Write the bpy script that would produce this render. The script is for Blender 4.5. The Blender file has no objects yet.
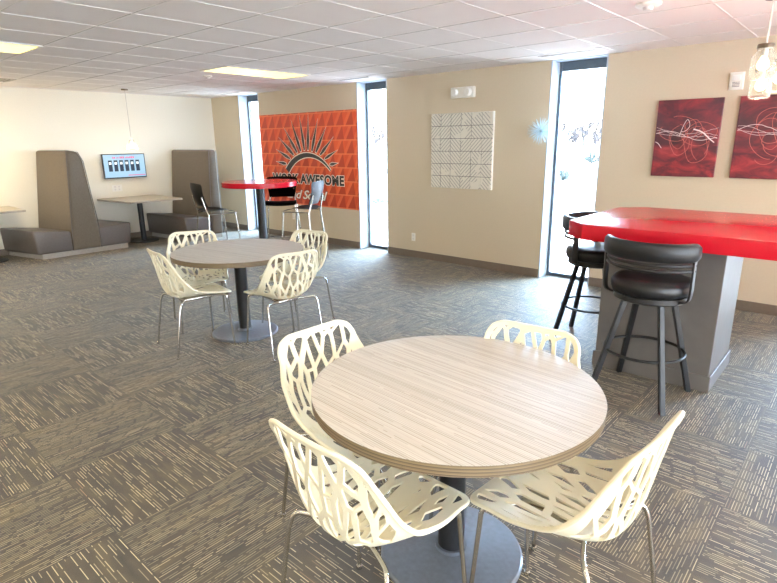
import bpy, bmesh, math, random
from mathutils import Vector, Matrix
from mathutils.geometry import delaunay_2d_cdt
R = math.radians
PI = math.pi
random.seed(7)
scene = bpy.context.scene
COL = scene.collection

# ------------------------------------------------------------------ materials
def lin(c):
    return tuple((v / 12.92 if v <= 0.04045 else ((v + 0.055) / 1.055) ** 2.4) for v in (x / 255 for x in c)) + (1,)

class NT:
    """tiny expression helper over a shader node tree"""
    def __init__(s, name):
        s.m = bpy.data.materials.new(name); s.m.use_nodes = True
        s.t = s.m.node_tree; s.n = s.t.nodes; s.l = s.t.links
        s.bsdf = s.n['Principled BSDF']; s.out = s.n['Material Output']
    def put(s, sock, v):
        if isinstance(v, bpy.types.NodeSocket): s.l.new(v, sock)
        else: sock.default_value = v
    def math(s, op, a, b=None, c=None):
        n = s.n.new('ShaderNodeMath'); n.operation = op
        s.put(n.inputs[0], a)
        if b is not None: s.put(n.inputs[1], b)
        if c is not None: s.put(n.inputs[2], c)
        return n.outputs[0]
    def coord(s, kind='Object'):
        n = s.n.new('ShaderNodeTexCoord'); return n.outputs[kind]
    def sep(s, v):
        n = s.n.new('ShaderNodeSeparateXYZ'); s.l.new(v, n.inputs[0]); return n.outputs
    def comb(s, x=0.0, y=0.0, z=0.0):
        n = s.n.new('ShaderNodeCombineXYZ')
        for i, v in enumerate((x, y, z)): s.put(n.inputs[i], v)
        return n.outputs[0]
    def white(s, v, dims='3D'):
        n = s.n.new('ShaderNodeTexWhiteNoise'); n.noise_dimensions = dims
        s.l.new(v, n.inputs['Vector']); return n.outputs['Value']
    def noise(s, v, scale=5., detail=3., rough=.5, dist=0.):
        n = s.n.new('ShaderNodeTexNoise')
        if v is not None: s.l.new(v, n.inputs['Vector'])
        n.inputs['Scale'].default_value = scale; n.inputs['Detail'].default_value = detail
        n.inputs['Roughness'].default_value = rough; n.inputs['Distortion'].default_value = dist
        return n.outputs['Fac']
    def vmul(s, v, k):
        n = s.n.new('ShaderNodeVectorMath'); n.operation = 'MULTIPLY'
        s.l.new(v, n.inputs[0]); n.inputs[1].default_value = k; return n.outputs[0]
    def mix(s, f, a, b):
        n = s.n.new('ShaderNodeMix'); n.data_type = 'RGBA'
        s.put(n.inputs[0], f); s.put(n.inputs[6], a); s.put(n.inputs[7], b); return n.outputs[2]
    def ramp(s, f, stops, interp='LINEAR'):
        n = s.n.new('ShaderNodeValToRGB'); n.color_ramp.interpolation = interp
        e = n.color_ramp.elements
        while len(e) < len(stops): e.new(.5)
        for el, (p, c) in zip(e, stops): el.position = p; el.color = c
        s.put(n.inputs[0], f); return n.outputs[0]
    def bump(s, h, strength=.2, dist=.01):
        n = s.n.new('ShaderNodeBump'); n.inputs['Strength'].default_value = strength
        n.inputs['Distance'].default_value = dist; s.l.new(h, n.inputs['Height'])
        s.l.new(n.outputs[0], s.bsdf.inputs['Normal'])
    def set(s, base=None, rough=None, metal=None, spec=None, emit=None, estr=None, coat=None, trans=None, ior=None):
        b = s.bsdf.inputs
        for k, v in (('Base Color', base), ('Roughness', rough), ('Metallic', metal), ('Specular IOR Level', spec),
                     ('Emission Color', emit), ('Emission Strength', estr), ('Coat Weight', coat), ('Transmission Weight', trans), ('IOR', ior)):
            if v is not None: s.put(b[k], v)
        return s.m

def plain(name, c, rough=.6, metal=0., spec=.5, var=.04, scale=30., bump=0., coat=None):
    t = NT(name); co = t.coord()
    f = t.noise(co, scale, 3)
    c = lin(c); d = tuple(max(0, x * (1 - var * 2)) for x in c[:3]) + (1,); u = tuple(min(1, x * (1 + var * 2)) for x in c[:3]) + (1,)
    t.set(base=t.ramp(f, [(.25, d), (.75, u)]), rough=rough, metal=metal, spec=spec, coat=coat)
    if bump: t.bump(f, bump, .004)
    return t.m

def emis(name, c, strength):
    t = NT(name); co = t.coord(); f = t.noise(co, 6, 2)
    c = lin(c)
    t.set(base=tuple(x * .5 for x in c[:3]) + (1,), emit=t.mix(f, tuple(x * .96 for x in c[:3]) + (1,), c), estr=strength, rough=.5); return t.m

M = {}
def carpet():
    t = NT('carpet_tiles'); x, y, z = t.sep(t.coord())
    u = t.math('DIVIDE', t.math('ADD', x, .277), .645); v = t.math('DIVIDE', t.math('SUBTRACT', y, 3.212), .628)
    i = t.math('FLOOR', u); j = t.math('FLOOR', v)
    par = t.math('ABSOLUTE', t.math('MODULO', t.math('ADD', t.math('ADD', i, j), 200.), 2.))   # 0: stripes along X
    fx = t.math('SUBTRACT', u, i); fy = t.math('SUBTRACT', v, j)
    def sel(a, b): # par ? b : a
        return t.math('ADD', a, t.math('MULTIPLY', par, t.math('SUBTRACT', b, a)))
    al = t.math('MULTIPLY', sel(fx, fy), .64); ac = t.math('MULTIPLY', sel(fy, fx), .64)
    tid = t.math('ADD', t.math('MULTIPLY', i, 17.3), t.math('MULTIPLY', j, 51.7))
    rows = t.math('DIVIDE', ac, .0118); row = t.math('FLOOR', rows); fr = t.math('SUBTRACT', rows, row)
    rr = t.white(t.comb(row, tid, 0.))
    cells = t.math('DIVIDE', t.math('ADD', al, rr), .105); cell = t.math('FLOOR', cells); fc = t.math('SUBTRACT', cells, cell)
    on = t.white(t.comb(row, cell, tid))
    w = t.math('MULTIPLY', t.math('GREATER_THAN', fr, .40), t.math('LESS_THAN', fr, .66))
    ends = t.math('MULTIPLY', t.math('GREATER_THAN', fc, .06), t.math('LESS_THAN', fc, .9))
    dash = t.math('MULTIPLY', t.math('MULTIPLY', w, ends), t.math('GREATER_THAN', on, t.math('SUBTRACT', .46, t.math('MULTIPLY', par, .30))))
    amp = t.math('ADD', .4, t.math('MULTIPLY', on, .6))
    ramp_ = t.white(t.comb(t.math('ADD', row, 7.), t.math('ADD', tid, 9.), 2.))
    dash = t.math('MULTIPLY', t.math('MULTIPLY', dash, amp), t.math('ADD', .22, t.math('MULTIPLY', ramp_, t.math('SUBTRACT', .85, t.math('MULTIPLY', par, .25)))))
    patch = t.noise(t.vmul(t.comb(al, t.math('MULTIPLY', ac, 3.5), tid), (1.2, 1.2, 1.)), 3.2, 2.5)
    fib = t.noise(t.coord(), 420., 1.)
    base = t.ramp(patch, [(.3, lin((66, 61, 53))), (.5, lin((82, 74, 60))), (.68, lin((103, 90, 66)))])
    base = t.mix(t.math('MULTIPLY', fib, .45), base, lin((50, 47, 44)))
    red = t.math('GREATER_THAN', t.white(t.comb(cell, row, t.math('ADD', tid, 3.))), .97)
    dashc = t.mix(t.math('MULTIPLY', red, .6), lin((222, 203, 162)), lin((150, 78, 60)))
    col = t.mix(dash, base, dashc)
    edge = t.math('MAXIMUM', t.math('LESS_THAN', fx, .006), t.math('LESS_THAN', fy, .006))
    col = t.mix(t.math('MULTIPLY', edge, .35), col, lin((62, 57, 52)))
    t.bump(t.math('ADD', fib, t.math('MULTIPLY', dash, .8)), .35, .004)
    t.set(base=col, rough=.62, spec=.38)
    t.bsdf.inputs['Sheen Weight'].default_value = .12; t.bsdf.inputs['Sheen Roughness'].default_value = .45
    return t.m
M['carpet'] = carpet()

def ceil_tile():
    t = NT('ceiling_tile'); x, y, z = t.sep(t.coord())
    i = t.math('FLOOR', t.math('DIVIDE', t.math('ADD', x, 1.583), .5865)); j = t.math('FLOOR', t.math('DIVIDE', t.math('SUBTRACT', y, 2.492), .615))
    w = t.white(t.comb(i, j, 0.)); sp = t.noise(t.coord(), 160., 2., .7)
    c = t.mix(t.math('MULTIPLY', w, .6), lin((236, 230, 226)), lin((229, 223, 219)))
    c = t.mix(t.math('MULTIPLY', t.math('GREATER_THAN', sp, .62), .1), c, lin((176, 168, 162)))
    t.bump(sp, .15, .003)
    return t.set(base=c, rough=.9, spec=.2)
M['ceiling'] = ceil_tile()
M['grid'] = plain('ceiling_grid_enamel', (220, 214, 209), .5, var=.01)
M['wall_tan'] = plain('tan_wall_paint', (206, 191, 165), .75, spec=.25, var=.012, scale=60, bump=.05)
M['wall_cream'] = plain('cream_wall_paint', (232, 225, 208), .75, spec=.25, var=.012, scale=60, bump=.05)
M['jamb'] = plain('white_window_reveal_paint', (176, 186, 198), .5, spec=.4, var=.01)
M['baseboard'] = plain('brown_vinyl_base', (112, 98, 84), .5, var=.04)
M['frame'] = plain('dark_grey_aluminium', (86, 96, 104), .35, metal=.6, var=.03)
M['black'] = plain('black_powdercoat', (20, 21, 24), .42, spec=.5, var=.06)
M['black_vinyl'] = plain('black_vinyl', (17, 18, 21), .38, spec=.4, var=.08, scale=80, bump=.05)
M['black_plastic'] = plain('black_plastic', (18, 18, 20), .5, spec=.3, var=.05)
M['base_grey'] = plain('grey_metallic_base', (112, 119, 130), .33, metal=.35, var=.06, scale=45)
M['chrome'] = plain('chrome', (205, 203, 198), .13, metal=1., var=.02)
M['cream'] = plain('cream_moulded_plastic', (230, 222, 194), .38, spec=.5, var=.01)
M['white_plastic'] = plain('white_plastic', (236, 232, 222), .4, var=.015)
M['white'] = plain('white_paint', (240, 238, 232), .5, var=.01)
M['grey_vinyl'] = plain('grey_brown_vinyl', (98, 91, 88), .42, spec=.5, var=.05, scale=40)
M['plinth'] = plain('grey_laminate_plinth', (170, 164, 156), .5, var=.05)
M['ped'] = plain('grey_laminate_panel', (97, 92, 88), .45, spec=.45, var=.04, scale=12)
M['booth_table'] = plain('greige_laminate', (176, 166, 150), .4, var=.05)

def snow():
    t = NT('snowy_lot'); n = t.noise(t.vmul(t.coord(), (.05, .5, 1.)), 1., 4., .6)
    return t.set(base=t.ramp(n, [(.48, lin((240, 243, 248))), (.60, lin((84, 90, 98)))]), rough=.9)
M['snow'] = snow()
M['bark'] = plain('hazy_bark', (44, 43, 46), .9, var=.05)
M['shrub'] = plain('frosted_shrub', (44, 60, 64), .9, var=.1)
M['letter_black'] = plain('black_print', (34, 26, 26), .5, var=.03)
M['letter_white'] = plain('pale_print', (246, 236, 222), .5, var=.02)
M['stroke_pink'] = plain('salmon_paint_line', (214, 112, 96), .5, var=.05)
M['stroke_white'] = plain('white_paint_line', (238, 226, 222), .5, var=.03)
M['canvas_edge'] = plain('dark_canvas_edge', (70, 24, 30), .7, var=.1)
M['spike'] = plain('pale_blue_glass', (196, 222, 232), .25, spec=.6, var=.06)
M['brass_lid'] = plain('zinc_lid', (120, 108, 92), .35, metal=.8, var=.05)
M['cord'] = plain('white_cord', (190, 182, 168), .5)
M['panel_light'] = emis('troffer_lens', (255, 239, 150), 1.7)
M['panel_bright'] = emis('troffer_lens_bright', (255, 238, 200), 8.0)  # stronger lens for the added panels out of view
M['bulb'] = emis('warm_bulb', (255, 236, 190), 3.0)
M['black_screen'] = plain('screen_bezel', (22, 24, 30), .3)

def laminate(name='zebrano_laminate'):
    t = NT(name); co = t.coord()
    x, y, z = t.sep(co)
    wob = t.math('MULTIPLY', t.math('SUBTRACT', t.noise(t.vmul(co, (1.2, 3., 1.)), 1., 2.), .5), .012)
    rows = t.math('DIVIDE', t.math('ADD', y, wob), .0082); row = t.math('FLOOR', rows); fr = t.math('SUBTRACT', rows, row)
    rw = t.white(t.comb(row, 4., 1.))
    seg = t.noise(t.comb(t.math('MULTIPLY', x, 2.4), t.math('MULTIPLY', row, 7.31), 0.), 1., 2.)
    line = t.math('MULTIPLY', t.math('LESS_THAN', fr, t.math('ADD', .18, t.math('MULTIPLY', rw, .3))), t.math('MULTIPLY', t.math('GREATER_THAN', seg, .42), t.math('ADD', .2, t.math('MULTIPLY', rw, .4))))
    n1 = t.noise(t.vmul(co, (1.2, 70., 1.)), 1., 4., .7)
    c = t.ramp(n1, [(.3, lin((174, 165, 153))), (.7, lin((193, 186, 176)))])
    c = t.mix(line, c, lin((118, 106, 92)))
    return t.set(base=c, rough=.46, spec=.35)
M['laminate'] = laminate()
def plyedge():
    t = NT('layered_ply_edge'); x, y, z = t.sep(t.coord())
    f = t.math('FRACT', t.math('MULTIPLY', z, 92.))
    n = t.noise(t.vmul(t.coord(), (6., 6., 300.)), 1., 2.)
    c = t.ramp(f, [(.2, lin((78, 64, 46))), (.45, lin((136, 118, 88))), (.8, lin((106, 90, 64)))])
    return t.set(base=t.mix(t.math('MULTIPLY', n, .3), c, lin((100, 80, 60))), rough=.5)
M['ply'] = plyedge()
def redtop():
    t = NT('red_solid_surface'); sp = t.noise(t.coord(), 220., 1.)
    c = t.mix(sp, lin((180, 14, 32)), lin((190, 24, 38)))
    return t.set(base=c, rough=.2, spec=.3)
M['red'] = redtop()
def fabric(name, c):
    t = NT(name); x, y, z = t.sep(t.coord())
    wv = t.math('MULTIPLY', t.math('SINE', t.math('MULTIPLY', z, 420.)), t.math('SINE', t.math('MULTIPLY', t.math('ADD', x, y), 420.)))
    n = t.noise(t.vmul(t.coord(), (150., 150., 50.)), 1., 3.)
    c = lin(c); d = tuple(v * .82 for v in c[:3]) + (1,); u = tuple(min(1, v * 1.15) for v in c[:3]) + (1,)
    t.bump(wv, .2, .003)
    t.set(base=t.ramp(n, [(.3, d), (.7, u)]), rough=.9, spec=.2); t.bsdf.inputs['Sheen Weight'].default_value = .15
    return t.m
M['fabric'] = fabric('taupe_woven_fabric', (113, 103, 90))
def mural():
    t = NT('orange_pyramid_print'); x, y, z = t.sep(t.coord())
    u = t.math('DIVIDE', x, .213); v = t.math('DIVIDE', z, .209)
    i = t.math('FLOOR', u); j = t.math('FLOOR', v); fu = t.math('SUBTRACT', u, i); fv = t.math('SUBTRACT', v, j)
    jit = t.white(t.comb(i, j, 0.)); rowj = t.white(t.comb(j, 3., 1.))
    c = t.mix(jit, lin((226, 92, 46)), lin((212, 78, 40))); c = t.mix(t.math('MULTIPLY', rowj, .45), c, lin((196, 62, 44)))
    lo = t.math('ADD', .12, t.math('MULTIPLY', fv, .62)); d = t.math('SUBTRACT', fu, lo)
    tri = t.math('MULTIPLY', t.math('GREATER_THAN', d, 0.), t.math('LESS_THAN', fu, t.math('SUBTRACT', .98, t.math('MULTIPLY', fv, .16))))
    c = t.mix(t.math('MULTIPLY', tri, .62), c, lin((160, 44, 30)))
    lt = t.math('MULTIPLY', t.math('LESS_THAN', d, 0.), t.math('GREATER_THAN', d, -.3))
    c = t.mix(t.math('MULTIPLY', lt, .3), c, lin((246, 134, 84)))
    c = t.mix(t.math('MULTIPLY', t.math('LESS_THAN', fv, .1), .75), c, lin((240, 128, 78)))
    return t.set(base=c, rough=.5, spec=.3)
M['mural'] = mural()
def painting(name, seed):
    t = NT(name); co = t.coord(); x, y, z = t.sep(co)
    a = t.noise(t.vmul(t.comb(t.math('ADD', x, seed), 0., z), (1.6, 1., 3.4)), 2.2, 5., .6, .8)
    b = t.noise(t.vmul(t.comb(t.math('ADD', x, seed * 2), 3., z), (2., 1., 2.6)), 1.8, 3., .5, .4)
    c = t.ramp(a, [(.3, lin((58, 26, 34))), (.46, lin((96, 30, 40))), (.6, lin((150, 42, 48))), (.74, lin((196, 74, 74)))])
    band = t.math('SUBTRACT', 1., t.math('ABSOLUTE', t.math('MULTIPLY', t.math('SUBTRACT', z, .12), 3.)))
    dark = t.math('MULTIPLY', t.math('MAXIMUM', band, 0.), t.math('MULTIPLY', b, 1.3))
    c = t.mix(t.math('MINIMUM', dark, .8), c, lin((62, 42, 50)))
    return t.set(base=c, rough=.5)
M['paint_a'] = painting('crimson_painting_one', 3.1); M['paint_b'] = painting('crimson_painting_two', 9.7)
def relief():
    t = NT('hatched_relief_tiles'); x, y, z = t.sep(t.coord())
    i = t.math('FLOOR', t.math('DIVIDE', x, .1565)); j = t.math('FLOOR', t.math('DIVIDE', z, .1565))
    w = t.white(t.comb(i, j, 2.)); sg = t.math('SUBTRACT', t.math('MULTIPLY', t.math('GREATER_THAN', w, .5), 2.), 1.)
    f = t.math('FRACT', t.math('MULTIPLY', t.math('ADD', x, t.math('MULTIPLY', z, sg)), 20.))
    ln = t.math('LESS_THAN', f, .3); n = t.noise(t.coord(), 7., 2.)
    c = t.mix(t.math('MULTIPLY', ln, t.math('MULTIPLY', t.math('GREATER_THAN', n, .40), .55)), lin((226, 220, 206)), lin((112, 108, 100)))
    t.bump(t.math('SUBTRACT', 1., ln), .5, .006)
    return t.set(base=c, rough=.6)
M['relief'] = relief()
def screen():
    t = NT('lit_display'); x, y, z = t.sep(t.coord()); n = t.noise(t.coord(), 3., 1.)
    c = t.mix(n, lin((158, 206, 236)), lin((186, 222, 244)))
    return t.set(base=(.02, .02, .03, 1), emit=c, estr=.85, rough=.2)
M['screen'] = screen()
M['scr_dark'] = emis('display_dark', (20, 38, 58), .8)
M['scr_white'] = emis('display_white', (236, 246, 250), .9)
M['scr_red'] = emis('display_red', (206, 90, 130), .8)
def glass(name, tint=(1, 1, 1, 1), f=.07):
    t = NT(name); tr = t.n.new('ShaderNodeBsdfTransparent'); gl = t.n.new('ShaderNodeBsdfGlossy'); mx = t.n.new('ShaderNodeMixShader')
    tr.inputs[0].default_value = tint; gl.inputs['Roughness'].default_value = .02
    fr = t.n.new('ShaderNodeFresnel'); fr.inputs[0].default_value = 1.35
    t.l.new(t.math('ADD', t.math('MULTIPLY', fr.outputs[0], .5), f * .3), mx.inputs[0])
    t.l.new(tr.outputs[0], mx.inputs[1]); t.l.new(gl.outputs[0], mx.inputs[2]); t.l.new(mx.outputs[0], t.out.inputs[0])
    return t.m
M['glass'] = glass('window_glass'); 
def jarglass():
    t = NT('jar_glass'); tr = t.n.new('ShaderNodeBsdfTransparent'); gl = t.n.new('ShaderNodeBsdfTranslucent'); df = t.n.new('ShaderNodeBsdfDiffuse'); df.inputs[0].default_value = (.5, .5, .46, 1); gs = t.n.new('ShaderNodeBsdfGlossy')
    lw = t.n.new('ShaderNodeLayerWeight'); lw.inputs[0].default_value = .35; gs.inputs['Roughness'].default_value = .05
    m1, m2, m3 = (t.n.new('ShaderNodeMixShader') for _ in range(3))
    m1.inputs[0].default_value = .85; t.l.new(gl.outputs[0], m1.inputs[1]); t.l.new(df.outputs[0], m1.inputs[2])
    m2.inputs[0].default_value = .12; t.l.new(m1.outputs[0], m2.inputs[1]); t.l.new(gs.outputs[0], m2.inputs[2])
    f = t.math('ADD', .02, t.math('MULTIPLY', lw.outputs['Facing'], .4)); t.l.new(f, m3.inputs[0]); t.l.new(tr.outputs[0], m3.inputs[1]); t.l.new(m2.outputs[0], m3.inputs[2])
    t.l.new(m3.outputs[0], t.out.inputs[0]); return t.m
M['jar'] = jarglass()

# ------------------------------------------------------------------ mesh helpers
def tag(o, label=None, cat=None, group=None, kind=None):
    if label: o['label'] = label
    if cat: o['category'] = cat
    if group: o['group'] = group
    if kind: o['kind'] = kind
    return o
def empty(name, loc, label, cat, group=None, rz=0.):
    o = bpy.data.objects.new(name, None); COL.objects.link(o); o.location = loc; o.rotation_euler = (0, 0, rz)
    o.empty_display_size = .1
    return tag(o, label, cat, group)
def obj(name, bm, mats, parent=None, smooth=None, loc=None):
    me = bpy.data.meshes.new(name); bmesh.ops.recalc_face_normals(bm, faces=bm.faces); bm.to_mesh(me); bm.free()
    for m in (mats if isinstance(mats, (list, tuple)) else [mats]): me.materials.append(m)
    if smooth:
        for p in me.polygons: p.use_smooth = True
        me.set_sharp_from_angle(angle=R(smooth))
    o = bpy.data.objects.new(name, me); COL.objects.link(o)
    if parent: o.parent = parent
    if loc: o.location = loc
    return o
def copy_tree(o, parent=None):
    c = o.copy(); COL.objects.link(c)
    if parent: c.parent = parent
    for ch in [x for x in ALL() if x.parent == o]: copy_tree(ch, c)
    return c
def ALL(): return list(COL.objects)
def B(): return bmesh.new()
def box(bm, lo, hi, bevel=0., seg=2, mat=0):
    r = bmesh.ops.create_cube(bm, size=1.); vs = r['verts']
    for v in vs: v.co = Vector([lo[i] + (v.co[i] + .5) * (hi[i] - lo[i]) for i in range(3)])
    fs = list({f for v in vs for f in v.link_faces})
    for f in fs: f.material_index = mat
    if bevel:
        es = list({e for v in vs for e in v.link_edges})
        bmesh.ops.bevel(bm, geom=es, offset=bevel, segments=seg, profile=.5, affect='EDGES')
    return bm
def prism(bm, pts, axis, a, b, bevel=0., seg=2, mat=0):
    """extrude polygon (2D list) along axis from a to b"""
    def mk(p, t):
        return {'x': (t, p[0], p[1]), 'y': (p[0], t, p[1]), 'z': (p[0], p[1], t)}[axis]
    v0 = [bm.verts.new(mk(p, a)) for p in pts]; v1 = [bm.verts.new(mk(p, b)) for p in pts]; n = len(pts)
    fs = [bm.faces.new(v0), bm.faces.new(v1[::-1])] + [bm.faces.new((v0[i], v1[i], v1[(i + 1) % n], v0[(i + 1) % n])) for i in range(n)]
    for f in fs: f.material_index = mat
    if bevel:
        es = list({e for f in fs for e in f.edges})
        bmesh.ops.recalc_face_normals(bm, faces=fs)
        bmesh.ops.bevel(bm, geom=es, offset=bevel, segments=seg, profile=.5, affect='EDGES')
    return bm
def lathe(bm, prof, c=(0, 0, 0), n=48, mat=0, close=True):
    rings = []
    for r, z in prof:
        if r < 1e-6: rings.append([bm.verts.new((c[0], c[1], c[2] + z))])
        else: rings.append([bm.verts.new((c[0] + r * math.cos(2 * PI * k / n), c[1] + r * math.sin(2 * PI * k / n), c[2] + z)) for k in range(n)])
    for a, b in zip(rings, rings[1:]):
        for k in range(n):
            k2 = (k + 1) % n
            q = [a[k % len(a)], a[k2 % len(a)], b[k2 % len(b)], b[k % len(b)]]
            u = []
            for v in q:
                if v not in u: u.append(v)
            if len(u) >= 3:
                f = bm.faces.new(u); f.material_index = mat
    return bm
def smooth_path(pts, it=2):
    pts = [Vector(p) for p in pts]
    for _ in range(it):
        q = [pts[0]]
        for a, b in zip(pts, pts[1:]): q += [a.lerp(b, .25), a.lerp(b, .75)]
        q.append(pts[-1]); pts = q
    return pts
def tube(bm, pts, r, n=10, closed=False, mat=0, caps=True, r2=None, squash=None):
    pts = [Vector(p) for p in pts]; m = len(pts); rings = []
    prev = None
    for i, p in enumerate(pts):
        if closed: d = pts[(i + 1) % m] - pts[i - 1]
        else: d = pts[min(i + 1, m - 1)] - pts[max(i - 1, 0)]
        d.normalize()
        if prev is None:
            up = Vector((0, 0, 1)) if abs(d.z) < .9 else Vector((1, 0, 0))
            s = d.cross(up).normalized()
        else:
            s = (prev - d * prev.dot(d)).normalized()
        prev = s; t = d.cross(s)
        rad = r if r2 is None else r + (r2 - r) * i / max(1, m - 1)
        rings.append([bm.verts.new(p + (s * math.cos(2 * PI * k / n) + t * math.sin(2 * PI * k / n)) * rad) for k in range(n)])
    idx = list(zip(range(m), range(1, m))) + ([(m - 1, 0)] if closed else [])
    for a, b in idx:
        off = 0
        if closed and b == 0:   # align the seam
            best = min(range(n), key=lambda o: (rings[a][0].co - rings[0][o].co).length); off = best
        for k in range(n):
            f = bm.faces.new((rings[a][k], rings[a][(k + 1) % n], rings[b][(k + 1 + off) % n], rings[b][(k + off) % n])); f.material_index = mat
    if caps and not closed:
        bm.faces.new(rings[0][::-1]).material_index = mat; bm.faces.new(rings[-1]).material_index = mat
    return bm
def disc(bm, c, r, z0, z1, n=40, bev=0., mat=0):
    return prism(bm, [(c[0] + r * math.cos(2 * PI * k / n), c[1] + r * math.sin(2 * PI * k / n)) for k in range(n)], 'z', z0, z1, 0, mat=mat)
def struct(o): return tag(o, kind='structure')

# ------------------------------------------------------------------ setting
XL, YW, ZC, XR, YB = -9.884, 6.05, 2.467, 4.2, -4.4
WIN = [(-8.98, -8.375), (-5.951, -5.360), (-2.917, -2.292), (.115, .72)]
TH = .27          # depth of the window wall
b = B(); box(b, (XL - .2, YB - .2, -.12), (XR + .2, YW + TH, 0)); struct(obj('floor', b, M['carpet']))
b = B(); box(b, (XL - .2, YB - .2, ZC), (XR + .2, YW + TH + .02, ZC + .12)); ceil = struct(obj('ceiling', b, M['ceiling']))
b = B()
gx0, gdx, gy0, gdy = -1.583, .5865, 2.492, .615
k = -20
while k < 14:
    gx = gx0 + k * gdx
    if XL < gx < XR: box(b, (gx - .007, YB, ZC - .003), (gx + .007, YW, ZC + .001))
    gy = gy0 + k * gdy
    if YB < gy < YW: box(b, (XL, gy - .006, ZC - .003), (XR, gy + .006, ZC + .001))
    k += 1
obj('grid', b, M['grid'], ceil)
b = B(); box(b, (XL - .2, YB, 0), (XL, YW + TH, ZC)); struct(obj('wall_left', b, M['wall_cream']))
def added_glazing(axis, at, a, c, thick, name, n0):
    n = int((c - a) / 2.3); st = (c - a) / n; b = B(); f = B(); g = B()
    def bx(bm, u0, u1, z0, z1, t0=0., t1=1.):
        lo, hi = at + thick * t0, at + thick * t1
        lo, hi = min(lo, hi), max(lo, hi)
        if axis == 'x': box(bm, (lo, u0, z0), (hi, u1, z1))
        else: box(bm, (u0, lo, z0), (u1, hi, z1))
    bx(b, a, c, 0, .12); bx(b, a, c, 2.41, ZC)
    for k in range(n + 1): bx(b, max(a, a + k * st - .1), min(c, a + k * st + .1), .12, 2.41)
    struct(obj(name, b, M['wall_tan']))
    for k in range(n):
        u0, u1 = a + k * st + .1, a + (k + 1) * st - .1; f = B()
        for p in ((u0, u0 + .05, .12, 2.41), (u1 - .05, u1, .12, 2.41), (u0 + .05, u1 - .05, .12, .17), (u0 + .05, u1 - .05, 2.36, 2.41)): bx(f, *p, .5, .8)
        w = struct(obj('window_%d' % (n0 + k), f, M['frame'])); f = B(); bx(f, u0 + .05, u1 - .05, .17, 2.36, .62, .66); obj('pane', f, M['glass'], w)
    return n0 + n
added_glazing('x', XR, YB, YW + TH, .2, 'wall_right', 5)  # unseen windows added here to let daylight in from the right
b = B(); box(b, (XL - .2, YB - .2, 0), (XR + .2, YB, ZC)); struct(obj('wall_front', b, M['wall_tan']))
b = B(); edges = [XL] + [v for w in WIN for v in w] + [XR]
for a, c in zip(edges[::2], edges[1::2]): box(b, (a, YW, 0), (c, YW + TH, ZC))
struct(obj('wall_back', b, M['wall_tan']))
b = B()
for a, c in zip(edges[::2], edges[1::2]): box(b, (a + .004, YW - .012, 0), (c - .004, YW, .1), .003, 1)
struct(obj('baseboard_back', b, M['baseboard']))
b = B(); box(b, (XL, YB, 0), (XL + .012, YW - .012, .1), .003, 1); struct(obj('baseboard_left', b, M['baseboard']))
for n, (a, c) in enumerate(WIN, 1):
    b = B(); box(b, (a, YW - .004, .0), (a + .014, YW + .172, ZC)); box(b, (c - .014, YW - .004, .0), (c, YW + .172, ZC))
    box(b, (a + .014, YW + .002, ZC - .006), (c - .014, YW + .172, ZC))
    struct(obj('trim_%d' % n, b, M['jamb']))
    b = B(); a2, c2 = a + .014, c - .014; y0, y1 = YW + .175, YW + .235
    for lo, hi in (((a2, y0, 0), (a2 + .035, y1, ZC)), ((c2 - .035, y0, 0), (c2, y1, ZC)), ((a2 + .035, y0, ZC - .105), (c2 - .035, y1, ZC)), ((a2 + .035, y0, 0), (c2 - .035, y1, .045))):
        box(b, lo, hi, .004, 1)
    w = struct(obj('window_%d' % n, b, M['frame']))
    b = B(); box(b, (a2 + .035, y0 + .025, .045), (c2 - .035, y0 + .031, ZC - .105)); obj('pane', b, M['glass'], w)

# ------------------------------------------------------------------ outdoors
b = B(); nx, ny = 60, 60
box(b, (-260, -120, -.5), (120, 330, -.25)); struct(obj('snow_ground', b, M['snow']))
def bare_tree(x, y, h, seed):
    rnd = random.Random(seed); b = B()
    def branch(p, d, L, r, lv):
        q = p + d * L
        tube(b, [p, p.lerp(q, .5) + Vector((rnd.uniform(-.05, .05) * L, 0, 0)), q], max(r, .07), 5, r2=max(r * .5, .06))
        if lv:
            for _ in range(4 if lv > 1 else 3):
                t = rnd.uniform(.35, 1.); dd = (d + Vector((rnd.uniform(-.8, .8), rnd.uniform(-.8, .8), rnd.uniform(-.1, .5)))).normalized()
                branch(p.lerp(q, t), dd, L * rnd.uniform(.45, .65), r * .5, lv - 1)
    branch(Vector((0, 0, 0)), Vector((0, 0, 1)), h * .5, h * .03, 3)
    o = obj('bare_tree', b, M['bark'], loc=(x, y, -.25))
    return tag(o, 'bare pale tree in the hazy row beyond the snowy ground', 'tree', 'bare trees on the horizon outside')
tr = 0
for yy in (64, 74):
    for f0 in [-.475 + .032 * k for k in range(4)] + [-.985 + .032 * k for k in range(4)]:
        f = f0 + (.016 if yy > 70 else 0)
        bare_tree(f * yy, yy + random.uniform(-2, 2), random.uniform(4.2, 6.), 100 + tr); tr += 1
def shrub(x, y, s, seed, label):
    rnd = random.Random(seed); b = B()
    for k in range(46):
        a = rnd.uniform(0, 2 * PI); e = rnd.uniform(.2, 1.4); L = s * rnd.uniform(.6, 1.)
        q = Vector((math.cos(a) * math.cos(e), math.sin(a) * math.cos(e), math.sin(e))) * L
        tube(b, [(0, 0, 0), q * .5 + Vector((0, 0, .05 * s)), q], s * .03, 4, r2=s * .012)
        for m in range(3):
            c = q * rnd.uniform(.5, 1.); r = s * .06
            bmesh.ops.create_icosphere(b, subdivisions=1, radius=r, matrix=Matrix.Translation(c))
    tag(obj('snowy_shrub', b, M['shrub'], loc=(x, y, -.25)), label, 'shrub')
shrub(-11.4, 25.6, .75, 1, 'small grey green shrub in snow seen low in the rightmost window')
shrub(-18.1, 46.0, 1.1, 2, 'farther grey green shrub in snow seen at right in the rightmost window')
shrub(-11.6, 12.6, .34, 3, 'little frosted shrub in snow seen through the middle window')

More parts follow.
